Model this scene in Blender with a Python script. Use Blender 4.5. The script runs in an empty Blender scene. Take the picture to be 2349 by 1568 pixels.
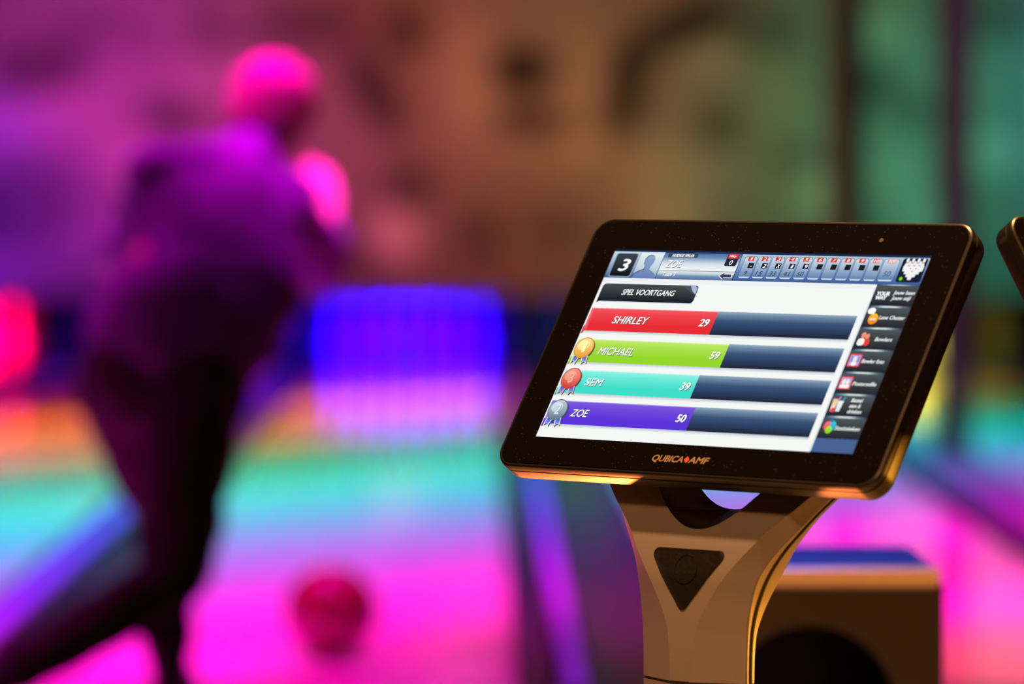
import bpy, bmesh, math, random
import numpy as np
from mathutils import Vector, Matrix, Euler
random.seed(7)
SC = bpy.context.scene
COL = SC.collection
PI = math.pi

# ------------------------------------------------------------------ camera
FPX = 10500.0                       # focal length in pixels of the 2349 px wide frame
cam_d = bpy.data.cameras.new('camera'); cam = bpy.data.objects.new('camera', cam_d); COL.objects.link(cam)
cam_d.sensor_width = 36.0; cam_d.lens = FPX * 36.0 / 2349.0
cam.location = (0, 0, 1.09)
cam.rotation_euler = (PI / 2 - math.atan(346 / FPX), 0, -math.atan(77.5 / FPX))
cam_d.clip_start = 0.05; cam_d.clip_end = 100
cam_d.dof.use_dof = True; cam_d.dof.focus_distance = 4.235; cam_d.dof.aperture_fstop = 3.0
cam_d.dof.aperture_blades = 9
SC.camera = cam
SC.view_settings.view_transform = 'Standard'; SC.view_settings.look = 'None'
SC.view_settings.exposure = 0.0; SC.view_settings.gamma = 1.0; SC.view_settings.use_curve_mapping = False

# ------------------------------------------------------------------ light
w = bpy.data.worlds.new('world'); SC.world = w; w.use_nodes = True
w.node_tree.nodes['Background'].inputs['Color'].default_value = (0.4, 0.1, 0.5, 1)
w.node_tree.nodes['Background'].inputs['Strength'].default_value = 0.012

def area(name, loc, target, sx, sy, color, power, spread=180):
    d = bpy.data.lights.new(name, 'AREA'); d.shape = 'RECTANGLE'; d.size = sx; d.size_y = sy
    d.color = color; d.energy = power; d.spread = math.radians(spread)
    o = bpy.data.objects.new(name, d); COL.objects.link(o); o.location = loc
    v = Vector(target) - Vector(loc)
    o.rotation_euler = v.to_track_quat('-Z', 'Y').to_euler()
    return o

# rainbow LED tubes hung over the lanes, all running the same slanting way
TUBE_ANGLE = math.atan2(1.5, 1.0)
def tube(name, y, color, power, spread=38, z=2.7, x0=-3.5, x1=2.6):
    x1 = min(x1, -.45 + (26.9 - y) / 1.5)              # stops short of the mural
    full = 11.0; length = (x1 - x0) * math.hypot(1, 1.5); xm = (x0 + x1) / 2
    d = bpy.data.lights.new(name, 'AREA'); d.shape = 'RECTANGLE'; d.size = length; d.size_y = 0.12
    d.color = color; d.energy = power * length / full; d.spread = math.radians(spread)
    o = bpy.data.objects.new(name, d); COL.objects.link(o)
    o.location = (xm, y + 1.5 * (xm + .45), z); o.rotation_euler = (0, 0, TUBE_ANGLE)
for nm, y, c, p in (('tube_red', 25.8, (1, 0.0, 0.05), 60), ('tube_orange', 23.5, (1, .19, .015), 210),
                    ('tube_amber', 21.1, (.9, .42, .06), 125), ('tube_green', 19.0, (.0, .80, .30), 85),
                    ('tube_teal', 17.3, (0, .85, .66), 120), ('tube_cyan', 15.9, (0, .58, .95), 110),
                    ('tube_azure', 14.5, (.20, .26, 1), 100), ('tube_lilac', 13.2, (.55, .06, 1), 85),
                    ('tube_magenta', 11.9, (1, 0, .78), 105), ('tube_pink', 10.95, (1, .0, .50), 90)):
    tube(nm, y, c, p, x1=.5 if nm == 'tube_orange' else 2.6)
tube('tube_rose', 9.2, (1, .0, .50), 200, x0=1.1, x1=3.3)
tube('tube_salmon', 7.9, (1, .06, .20), 160, x0=1.1, x1=3.3)
area('bowler_top_fill', (-.54, 10.16, 2.9), (-.54, 10.16, 0), .75, .15, (1, .0, .70), 11, 34)  # added overhead light, brightens the bowler's head and shoulders
# wash lights along the mural
for nm, x, tz, c, p, sp in (('wash_violet', -3.5, .35, (.16, .01, 1), 20, 52), ('wash_magenta', -2.25, 1.15, (1, .02, .80), 13, 76),
                            ('wash_red', -0.8, 1.2, (1, .10, .13), 5.6, 72), ('wash_amber', .65, 1.2, (1, .50, .16), 4.0, 66),
                            ('wash_green', 2.45, 1.1, (.01, 1, .42), 5, 66), ('wash_teal', 3.8, 1.2, (.0, .8, .80), 6, 72)):
    area(nm, (x, 25.3, 3.1), (x, 27.5, tz), .5, .2, c, p, sp)
# warm lamps of the seating area, plus one added fill
area('ceiling_lamp', (-.37, 3.5, 2.9), (.2, 4.15, .7), .12, .12, (1, .46, .18), 8, 70)
area('pedestal_fill', (-.25, 1.4, 2.9), (.25, 4.2, .7), .25, .25, (1, .45, .15), 6, 60)  # added weak fill, lifts the shade on the pedestal under the tablet
area('downlight', (.55, 4.75, 2.9), (.4, 4.4, .9), .2, .2, (1, .45, .12), 24, 70)
area('wall_lamp', (2.6, 4.75, .62), (.3, 4.2, .75), .3, .3, (1, .38, .03), 22, 90)
area('floor_lamp', (.0, 4.95, .10), (.2, 4.2, .85), .15, .15, (1, .22, .045), 3.4, 60)
# added magenta spot from the camera side, brightening the bowler's raised hand
sd = bpy.data.lights.new('hand_spot', 'SPOT'); sd.color = (1, .035, .80); sd.energy = 2200; sd.spot_size = math.radians(5.4); sd.spot_blend = .7; sd.shadow_soft_size = .05
so = bpy.data.objects.new('hand_spot', sd); COL.objects.link(so); so.location = (1.9, 8.9, 3.1)
so.rotation_euler = (Vector((-.368, 10.49, 1.075)) - so.location).to_track_quat('-Z', 'Y').to_euler()
area('return_top_fill', (.45, 6.3, 2.9), (.42, 5.85, .6), .3, .3, (.03, .13, 1), 7, 40)  # added blue light, tints the top of the ball return box

# ------------------------------------------------------------------ helpers
def s2l(v):
    v = v / 255.0
    return v / 12.92 if v <= .04045 else ((v + .055) / 1.055) ** 2.4
def rgb(r, g, b): return (s2l(r), s2l(g), s2l(b), 1.0)

def mat(name, color, rough=.5, metal=0.0, spec=.5, noise=0.0, nscale=40, bump=0.0, coat=0.0, emit=None, es=0.0):
    m = bpy.data.materials.new(name); m.use_nodes = True
    nt = m.node_tree; b = nt.nodes['Principled BSDF']
    c = tuple(color) + ((1,) if len(color) == 3 else ())
    b.inputs['Base Color'].default_value = c; b.inputs['Roughness'].default_value = rough
    b.inputs['Metallic'].default_value = metal; b.inputs['Specular IOR Level'].default_value = spec
    b.inputs['Coat Weight'].default_value = coat
    if noise or bump:
        tc = nt.nodes.new('ShaderNodeTexCoord'); n = nt.nodes.new('ShaderNodeTexNoise')
        n.inputs['Scale'].default_value = nscale; n.inputs['Detail'].default_value = 4
        nt.links.new(tc.outputs['Object'], n.inputs['Vector'])
        if noise:
            mx = nt.nodes.new('ShaderNodeMix'); mx.data_type = 'RGBA'
            mx.inputs[6].default_value = tuple(x * (1 - noise) for x in c[:3]) + (1,)
            mx.inputs[7].default_value = tuple(min(1, x * (1 + noise)) for x in c[:3]) + (1,)
            nt.links.new(n.outputs['Fac'], mx.inputs[0]); nt.links.new(mx.outputs[2], b.inputs['Base Color'])
        if bump:
            bp = nt.nodes.new('ShaderNodeBump'); bp.inputs['Strength'].default_value = bump; bp.inputs['Distance'].default_value = .002
            nt.links.new(n.outputs['Fac'], bp.inputs['Height']); nt.links.new(bp.outputs['Normal'], b.inputs['Normal'])
    if emit:
        b.inputs['Emission Color'].default_value = tuple(emit) + (1,); b.inputs['Emission Strength'].default_value = es
    return m

def link(name, me, m=None, parent=None, smooth=None):
    o = bpy.data.objects.new(name, me); COL.objects.link(o)
    if m is not None and not me.materials: me.materials.append(m)
    if parent is not None: o.parent = parent
    if smooth == 'all':
        for p in me.polygons: p.use_smooth = True
    elif smooth is not None:
        me.set_sharp_from_angle(angle=math.radians(smooth))
        for p in me.polygons: p.use_smooth = True
    return o
def obj(name, bm, m, parent=None, smooth=None):
    bmesh.ops.recalc_face_normals(bm, faces=bm.faces[:])
    me = bpy.data.meshes.new(name); bm.to_mesh(me); bm.free()
    return link(name, me, m, parent, smooth)
def tag(o, label, cat, group=None, kind=None):
    if label: o['label'] = label
    if cat: o['category'] = cat
    if group: o['group'] = group
    if kind: o['kind'] = kind
    return o
def empty(name, loc, rz=0):
    o = bpy.data.objects.new(name, None); COL.objects.link(o); o.location = loc; o.rotation_euler = (0, 0, rz)
    o.empty_display_size = .1
    return o
def add_box(bm, a, b, bevel=0.0, seg=2):
    r = bmesh.ops.create_cube(bm, size=1)
    for v in r['verts']:
        v.co = Vector([(a[i] + b[i]) / 2 + v.co[i] * (b[i] - a[i]) for i in range(3)])
    if bevel:
        es = list({e for v in r['verts'] for e in v.link_edges})
        bmesh.ops.bevel(bm, geom=es, offset=bevel, segments=seg, affect='EDGES', profile=.5)
def box(name, a, b, m, parent=None, bevel=0.0, seg=2):
    bm = bmesh.new(); add_box(bm, a, b, bevel, seg); return obj(name, bm, m, parent, 40 if bevel else None)
def loft(bm, rings, cap=True, closed=True):
    R = [[bm.verts.new(p) for p in r] for r in rings]
    n = len(R[0])
    for a, b in zip(R[:-1], R[1:]):
        for i in range(n if closed else n - 1):
            j = (i + 1) % n
            try: bm.faces.new((a[i], a[j], b[j], b[i]))
            except ValueError: pass
    if cap:
        for r in (R[0], R[-1]):
            try: bm.faces.new(r)
            except ValueError: pass
    return R
def rrect(x0, z0, x1, z1, r, n=8):
    pts = []
    for cx, cz, a0 in ((x1 - r, z1 - r, 0), (x0 + r, z1 - r, 90), (x0 + r, z0 + r, 180), (x1 - r, z0 + r, 270)):
        for k in range(n + 1):
            a = math.radians(a0 + 90 * k / n); pts.append((cx + r * math.cos(a), cz + r * math.sin(a)))
    return pts
def lathe(bm, prof, n=24, M=None):
    rings = [[Vector((r * math.cos(2 * PI * k / n), r * math.sin(2 * PI * k / n), z)) for k in range(n)] for r, z in prof]
    if M is not None: rings = [[M @ p for p in r] for r in rings]
    loft(bm, rings)

# ------------------------------------------------------------------ materials
M_black = mat('black_plastic', (.008, .007, .006), .38, noise=.3, nscale=300, bump=.03)
M_ped = mat('taupe_painted_metal', (.30, .27, .25), .42, metal=.2, noise=.04, nscale=500, bump=.04)
M_groove = mat('black_gap', (.004, .004, .004), .8)
M_pad = mat('black_rubber', (.006, .005, .005), .6, noise=.4, nscale=200, bump=.3, spec=.3)
M_gold = mat('faded_print', (.26, .19, .12), .5, noise=.2, nscale=300)
M_redprint = mat('red_print', (.8, .08, .04), .5)
M_approach = mat('approach_boards', (.45, .36, .27), .3, noise=.15, nscale=6)
M_dark = mat('dark_paint', (.03, .03, .035), .6, noise=.2, nscale=12)
M_gutter = mat('grey_gutter', (.022, .024, .032), .3, spec=.9, noise=.1, nscale=8)
M_cap = mat('grey_cap', (.12, .125, .14), .4, noise=.1, nscale=8)
M_led = mat('violet_led_strip', (.2, .05, .4), .4, emit=(.20, .015, .80), es=.5)
M_kick = mat('blue_kickback', (.022, .024, .07), .5, noise=.2, nscale=10)
M_post = mat('maroon_post', (.11, .02, .02), .45, noise=.2, nscale=15)
M_ball = mat('red_bowling_ball', (.24, .003, .05), .12, coat=.5, noise=.3, nscale=9)
M_hole = mat('finger_hole', (.005, .002, .002), .6)
M_ret = mat('bronze_black_casing', (.022, .016, .010), .4, noise=.15, nscale=60)
M_lip = mat('beige_edge_strip', (.62, .46, .27), .35, noise=.1, nscale=60)
M_skin = mat('skin', (.55, .33, .24), .5, noise=.1, nscale=60)
M_shirt = mat('violet_blue_shirt', (.15, .05, .30), .8, noise=.2, nscale=50, bump=.3)
M_trous = mat('dark_trousers', (.020, .014, .014), .8, noise=.3, nscale=80, bump=.3)
M_shoe = mat('dark_shoe', (.03, .02, .04), .5, noise=.2, nscale=60)
M_sole = mat('pale_sole', (.35, .33, .33), .6)
M_hair = mat('short_fair_hair', (.42, .22, .18), .7, noise=.3, nscale=120, bump=.6)

def lane_mat():
    m = bpy.data.materials.new('lacquered_maple'); m.use_nodes = True; nt = m.node_tree; b = nt.nodes['Principled BSDF']
    tc = nt.nodes.new('ShaderNodeTexCoord'); mp = nt.nodes.new('ShaderNodeMapping'); mp.inputs['Scale'].default_value = (38, .6, 1)
    n = nt.nodes.new('ShaderNodeTexNoise'); n.inputs['Scale'].default_value = 1.0; n.inputs['Detail'].default_value = 2
    r = nt.nodes.new('ShaderNodeValToRGB'); r.color_ramp.elements[0].color = (.62, .56, .50, 1); r.color_ramp.elements[1].color = (.78, .72, .66, 1)
    nt.links.new(tc.outputs['Object'], mp.inputs['Vector']); nt.links.new(mp.outputs['Vector'], n.inputs['Vector'])
    nt.links.new(n.outputs['Fac'], r.inputs['Fac']); nt.links.new(r.outputs['Color'], b.inputs['Base Color'])
    b.inputs['Roughness'].default_value = .07; b.inputs['Specular IOR Level'].default_value = .22; b.inputs['Specular Tint'].default_value = (.4, .4, .4, 1)
    return m
M_lane = lane_mat()
def glass_mat():
    m = bpy.data.materials.new('dusty_black_glass'); m.use_nodes = True; nt = m.node_tree; b = nt.nodes['Principled BSDF']
    tc = nt.nodes.new('ShaderNodeTexCoord')
    v = nt.nodes.new('ShaderNodeTexVoronoi'); v.inputs['Scale'].default_value = 330
    lt = nt.nodes.new('ShaderNodeMath'); lt.operation = 'LESS_THAN'; lt.inputs[1].default_value = .12
    n = nt.nodes.new('ShaderNodeTexNoise'); n.inputs['Scale'].default_value = 60; n.inputs['Detail'].default_value = 6
    gt = nt.nodes.new('ShaderNodeMath'); gt.operation = 'GREATER_THAN'; gt.inputs[1].default_value = .50
    mu = nt.nodes.new('ShaderNodeMath'); mu.operation = 'MULTIPLY'
    mx = nt.nodes.new('ShaderNodeMix'); mx.data_type = 'RGBA'
    mx.inputs[6].default_value = (.0035, .003, .003, 1); mx.inputs[7].default_value = (.045, .036, .030, 1)
    for t in (v, n): nt.links.new(tc.outputs['Object'], t.inputs['Vector'])
    nt.links.new(v.outputs['Distance'], lt.inputs[0]); nt.links.new(n.outputs['Fac'], gt.inputs[0])
    nt.links.new(lt.outputs[0], mu.inputs[0]); nt.links.new(gt.outputs[0], mu.inputs[1])
    nt.links.new(mu.outputs[0], mx.inputs[0]); nt.links.new(mx.outputs[2], b.inputs['Base Color'])
    b.inputs['Roughness'].default_value = .2; b.inputs['Specular IOR Level'].default_value = .10
    return m
M_glass = glass_mat()
def display_mat():
    m = bpy.data.materials.new('lit_display'); m.use_nodes = True; nt = m.node_tree
    for n in list(nt.nodes): nt.nodes.remove(n)
    a = nt.nodes.new('ShaderNodeAttribute'); a.attribute_name = 'pixel'
    e = nt.nodes.new('ShaderNodeEmission'); e.inputs['Strength'].default_value = 1.0
    o = nt.nodes.new('ShaderNodeOutputMaterial')
    nt.links.new(a.outputs['Color'], e.inputs['Color']); nt.links.new(e.outputs[0], o.inputs[0])
    return m
M_disp = display_mat()
def pin_mat():
    m = bpy.data.materials.new('white_pin_red_stripes'); m.use_nodes = True; nt = m.node_tree; b = nt.nodes['Principled BSDF']
    tc = nt.nodes.new('ShaderNodeTexCoord'); sp = nt.nodes.new('ShaderNodeSeparateXYZ'); r = nt.nodes.new('ShaderNodeValToRGB')
    nt.links.new(tc.outputs['Object'], sp.inputs[0])
    k = nt.nodes.new('ShaderNodeMath'); k.operation = 'DIVIDE'; k.inputs[1].default_value = .381
    nt.links.new(sp.outputs['Z'], k.inputs[0]); nt.links.new(k.outputs[0], r.inputs['Fac'])
    cr = r.color_ramp; cr.interpolation = 'CONSTANT'; cr.elements[0].color = (.85, .85, .83, 1); cr.elements[0].position = 0
    W_, R_ = (.85, .85, .83, 1), (.7, .02, .02, 1)
    cr.elements[1].position = .60; cr.elements[1].color = R_
    for p, c in ((.63, W_), (.68, R_), (.71, W_)):
        e = cr.elements.new(p); e.color = c
    nt.links.new(r.outputs['Color'], b.inputs['Base Color'])
    b.inputs['Roughness'].default_value = .25
    return m
M_pin = pin_mat()

# ------------------------------------------------------------------ the hall
def struct(o): o['kind'] = 'structure'; return o
struct(box('floor', (-7, -3, -.10), (7.5, 9.85, 0), M_approach))
struct(box('floor_sub', (-7, 9.85, -.30), (7.5, 31, -.16), M_dark))
struct(box('ceiling', (-7, -3, 3.6), (7.5, 31, 3.7), M_dark))
struct(box('wall_left', (-7.1, -3, -.3), (-7, 31, 3.7), M_dark))
struct(box('wall_right', (7.5, -3, -.3), (7.6, 31, 3.7), M_dark))
struct(box('wall_back', (-7.1, 31, -.3), (7.6, 31.1, 3.7), M_dark))

LY0, LY1 = 9.85, 29.75
LANES = [('far left lane', -3.92, -2.86, (1, .0, .10), 60), ('left lane', -2.36, -1.30, (.10, .0, 1), 14),
         ('centre lane', -.97, .08, (.022, .0, 1), 75), ('right lane', .53, 1.60, (.10, .15, 1), 14),
         ('far right lane', 2.05, 3.10, (.65, .55, .03), 18)]
lane_txt = ['far left bowling lane seen at the left picture edge beyond the bowler',
            'bowling lane left of the bowler striped orange, teal and cyan by light',
            'rainbow lit centre bowling lane in front of the bowler with the red ball',
            'bowling lane behind the screen terminal glowing magenta beside the ball return',
            'bowling lane at right edge lit teal and cyan beyond the posts']
for (nm, x0, x1, c, p), t in zip(LANES, lane_txt):
    o = box('bowling_lane', (x0, LY0, -.06), (x1, LY1, 0), M_lane); tag(o, t, 'bowling lane', 'bowling lanes')
    area('pit_lamp', ((x0 + x1) / 2, 27.62, .95), ((x0 + x1) / 2, 28.8, .1), x1 - x0 - .2, .08, c, p, 80)

def gutter(x0, x1, label):
    bm = bmesh.new(); n = 12; rings = []
    for y in (LY0 + .003, 27.70):
        top = [(x0 + .002 + (x1 - x0 - .004) * (.5 - .5 * math.cos(PI * k / n)), -.09 * math.sin(PI * k / n) ** .7 - .004) for k in range(n + 1)]
        prof = top + [(x1 - .002, -.14), (x0 + .002, -.14)]
        rings.append([(x, y, z) for x, z in prof])
    loft(bm, rings)
    tag(obj('gutter', bm, M_gutter, None, 30), label, 'gutter', 'lane gutters')
def cap(x0, x1, label, led=True):
    t = empty('division_cap', ((x0 + x1) / 2, LY0, -.14)); tag(t, label, 'division cap', 'caps between lanes')
    h = (x1 - x0) / 2; L = LY1 - 2.1 - LY0
    box('cap_body', (-h + .001, .01, 0), (h - .001, L, .15), M_cap, t, .012)
    if led: box('led_strip', (-h + .012, .02, .1502), (h - .012, L - .02, .153), M_led, t)
gutter(-4.2, -3.92, 'grey gutter on the outer side of the far left lane')
gutter(-2.86, -2.50, 'grey gutter right of the far left lane')
cap(-2.50, -2.41, 'violet lit division cap far left, left of the left lane')
gutter(-2.41, -2.36, 'narrow grey gutter along the left edge of the left lane')
gutter(-1.30, -1.255, 'narrow grey gutter along the right edge of the left lane')
cap(-1.255, -1.165, 'violet glowing division cap behind the bowler\'s legs')
gutter(-1.165, -.97, 'blue-grey gutter along the left edge of the centre lane')
gutter(.08, .185, 'dark grey gutter along the right edge of the centre lane')
cap(.185, .245, 'violet glowing division cap left of the terminal pedestal')
gutter(.245, .53, 'wide lilac-grey gutter just left of the terminal pedestal')
gutter(1.60, 1.72, 'narrow grey gutter along the right edge of the right lane')
cap(1.72, 2.03, 'broad grey division cap carrying the maroon posts', led=False)
gutter(2.03, 2.05, 'thin grey gutter along the left edge of the far right lane')
gutter(3.10, 3.4, 'grey gutter on the outer side of the far right lane')

# partitions between the pin decks
for x0, x1, t in ((-4.28, -4.2, 'dark partition at the outer side of the red lit pin deck'),
                  (-2.70, -2.50, 'dark partition between the red lit pins and the bowler'),
                  (-1.24, -1.12, 'dark blue partition left of the violet lit pins'),
                  (.17, .28, 'dark blue partition right of the violet lit pins'),
                  (1.74, 2.0, 'dark partition hidden behind the terminal left of the yellow lit pins'),
                  (3.2, 3.3, 'dark partition right of the yellow lit pins')):
    o = box('pin_deck_partition', (x0, 27.72, -.138), (x1, 29.9, .62), M_kick, None, .01)
    tag(o, t, 'partition', 'partitions beside the pin decks')
o = box('pit_curtain', (-4.3, 29.92, -.15), (3.4, 29.98, .9), mat('grey_curtain', (.05, .05, .055), .8), None, .01); tag(o, 'grey pit curtain hanging behind all the pins', 'curtain')
o = box('pit_roof', (-4.4, 27.56, 1.05), (3.6, 30.2, 1.12), M_dark); tag(o, 'black board roofing the pin pits behind the mural', 'board')

# mural: one printed panel, dark and pale painted patches
def mural():
    X0, X1, Z0, Z1 = -5.2, 5.2, .46, 3.2; nx, nz = 520, 136; Y = 27.5
    xs = np.linspace(X0, X1, nx); zs = np.linspace(Z0, Z1, nz); gx, gz = np.meshgrid(xs, zs)
    rs = np.random.RandomState(3)
    f = np.zeros_like(gx)
    for k in range(90):                                   # broad brushed strokes
        a, s = rs.uniform(0, PI), rs.uniform(.10, .30); cx, cz = rs.uniform(X0, X1), rs.uniform(Z0, Z1)
        u = (gx - cx) * math.cos(a) + (gz - cz) * math.sin(a); v = -(gx - cx) * math.sin(a) + (gz - cz) * math.cos(a)
        f += rs.uniform(-.13, .12) * np.exp(-(u / s) ** 2 - (v / (s * .45)) ** 2)
    def blob(px, py, rx, ry, amt, rot=0):
        cx = (px - 1097) / FPX * Y; cz = 1.09 - (py - 438) / FPX * Y; k = Y / FPX
        a = math.radians(-rot); u = (gx - cx) * math.cos(a) + (gz - cz) * math.sin(a); v = -(gx - cx) * math.sin(a) + (gz - cz) * math.cos(a)
        return amt / (1 + ((u / (rx * k)) ** 2 + (v / (ry * k)) ** 2) ** 3)
    for b in ((1195, 160, 75, 55, -.42), (1210, 285, 100, 38, -.30), (1430, 230, 55, 110, -.34, 15), (1540, 70, 150, 45, -.28, -30),
              (930, 75, 50, 60, -.26, 30), (860, 210, 50, 110, -.30, -30), (940, 430, 60, 55, -.26), (390, 262, 60, 40, -.25),
              (90, 160, 110, 60, -.25), (40, 470, 140, 110, -.22), (700, 60, 120, 50, -.22), (1650, 290, 55, 45, -.24),
              (1280, 520, 90, 45, -.15), (1100, 530, 60, 60, -.18), (2000, 195, 60, 55, -.25), (2100, 255, 45, 40, -.2), (1820, 360, 70, 30, -.16),
              (2260, 40, 120, 60, -.2), (1700, 70, 150, 50, -.2), (240, 70, 120, 60, -.15), (650, 600, 200, 60, -.14), (300, 640, 300, 40, -.15),
              (905, 540, 58, 58, .65), (1070, 180, 70, 140, .20), (1350, 250, 60, 140, .16), (1530, 430, 110, 90, .22), (1530, 510, 70, 40, .28),
              (1880, 450, 55, 55, .30), (2125, 500, 60, 50, .32), (2280, 350, 60, 50, .30), (310, 370, 110, 60, .25, 25), (130, 260, 130, 60, .2, -10),
              (520, 180, 130, 60, .18), (1640, 130, 60, 40, .2), (2020, 70, 40, 50, .2), (2060, 400, 60, 60, .2), (1290, 330, 200, 40, .12)):
        f += blob(*b)
    g = np.clip(.30 + f * .8, .02, .95)
    co = np.stack([gx.ravel(), np.full(gx.size, Y), gz.ravel()], 1)
    i = np.arange(nx * nz).reshape(nz, nx)
    q = np.stack([i[:-1, :-1], i[:-1, 1:], i[1:, 1:], i[1:, :-1]], -1).reshape(-1, 4)
    n0 = len(co)
    # give the panel real thickness: a back sheet and a rim
    back = np.array([[X0, Y + .04, Z0], [X1, Y + .04, Z0], [X1, Y + .04, Z1], [X0, Y + .04, Z1]])
    faces = [tuple(int(z) for z in r) for r in q]
    faces.append((n0 + 3, n0 + 2, n0 + 1, n0))
    bot = [int(k) for k in i[0]]; top = [int(k) for k in i[-1]]; lf = [int(k) for k in i[:, 0]]; rt = [int(k) for k in i[:, -1]]
    faces.append(tuple(bot[::-1]) + (n0, n0 + 1)); faces.append(tuple(top) + (n0 + 2, n0 + 3))
    faces.append(tuple(lf) + (n0 + 3, n0)); faces.append(tuple(rt[::-1]) + (n0 + 1, n0 + 2))
    me = bpy.data.meshes.new('mural_panel'); me.from_pydata([tuple(c) for c in co] + [tuple(c) for c in back], [], faces)
    at = me.attributes.new('paint', 'FLOAT_COLOR', 'POINT')
    c = np.ones((n0 + 4, 4)); c[:n0, :3] = (g.ravel()[:, None] * np.array([1.0, .97, .93])); c[n0:, :3] = .05
    at.data.foreach_set('color', c.astype(np.float32).ravel())
    m = bpy.data.materials.new('printed_mural'); m.use_nodes = True; nt = m.node_tree; b = nt.nodes['Principled BSDF']
    a = nt.nodes.new('ShaderNodeAttribute'); a.attribute_name = 'paint'; nt.links.new(a.outputs['Color'], b.inputs['Base Color'])
    b.inputs['Roughness'].default_value = .7
    o = link('mural_panel', me, m)
    tag(o, 'wide painted mural panel with dark and pale patches above the pin decks', 'mural')
mural()

# maroon posts between the lanes
for x, y, rr_, t in ((1.92, 18.45, .072, 'nearer maroon post, reaching from the division cap behind the terminal corner'),
                (1.92, 23.9, .095, 'farther dark maroon post, left of the nearer one')):
    p = empty('post', (x, y, .0105)); tag(p, t, 'post', 'posts between the lanes')
    bm = bmesh.new(); lathe(bm, [(rr_, .012), (rr_, 3.58)], 20); obj('shaft', bm, M_post, p, 40)
    bm = bmesh.new(); lathe(bm, [(rr_ + .03, .002), (rr_ + .03, .012), (rr_ + .008, .03), (rr_ + .001, .032)], 20); obj('base_flange', bm, M_post, p, 40)

# ------------------------------------------------------------------ pins
INCH = .0254
PROF = [(1.0, 0), (1.016, .1), (1.414, .75), (1.80, 1.7), (2.0, 2.25), (2.255, 3.375), (2.383, 4.5), (2.30, 5.875), (1.87, 7.25), (1.28, 8.625), (.99, 9.375),
        (.9, 10), (.935, 10.875), (1.04, 11.75), (1.23, 12.625), (1.273, 13.5), (1.12, 14.2), (.75, 14.75), (.3, 14.97), (.02, 15)]
pin0 = None
bm = bmesh.new(); lathe(bm, [(r * INCH, z * INCH) for r, z in PROF], 20)
pin_me = None
def place_pins(xc, lanetxt, group):
    global pin0
    rows = ((0, 1, 'head'), (1, 2, 'second'), (2, 3, 'third'), (3, 4, 'back'))
    pos = {1: ('single',), 2: ('left', 'right'), 3: ('left', 'middle', 'right'), 4: ('leftmost', 'middle left', 'middle right', 'rightmost')}
    for r, n, rn in rows:
        for k in range(n):
            if pin0 is None:
                pin0 = obj('bowling_pin', bm, M_pin, None, 'all'); o = pin0
            else:
                o = pin0.copy(); COL.objects.link(o)
            o.location = (xc + (k - (n - 1) / 2) * .3048, 28.1 + r * .264, 0.0005)
            lab = ('white bowling pin, front head pin on the %s' % lanetxt) if r == 0 else 'white bowling pin, %s in the %s row on the %s' % (pos[n][k], rn, lanetxt)
            tag(o, lab, 'bowling pin', group)
place_pins(-.445, 'violet lit centre lane', 'pins on the violet lit lane')
place_pins(-3.39, 'red lit far left lane', 'pins on the red lit lane')
place_pins(2.575, 'yellow lit far right lane', 'pins on the yellow lit lane')

# ------------------------------------------------------------------ bowling ball
def bowling_ball():
    R_ = .1092; bm = bmesh.new(); bmesh.ops.create_icosphere(bm, subdivisions=5, radius=R_)
    t = empty('bowling_ball', (-.344, 10.66, .1094)); tag(t, 'red bowling ball rolling on the magenta part of the centre lane', 'bowling ball')
    dirs = [Vector((.18, -.55, .8)).normalized(), Vector((-.12, -.50, .85)).normalized(), Vector((.05, -.80, .6)).normalized()]
    for v in bm.verts:
        d = v.co.normalized()
        for q in dirs:
            if d.angle(q) < .115: v.co = d * (R_ - .022)
    obj('ball_shell', bm, M_ball, t, 'all')
    for q in dirs:
        b2 = bmesh.new(); Mx = q.to_track_quat('Z', 'Y').to_matrix().to_4x4()
        lathe(b2, [(.0125, R_ - .0215), (.0125, R_ - .0195)], 16, Mx); obj('finger_hole', b2, M_hole, t)
bowling_ball()

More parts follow.
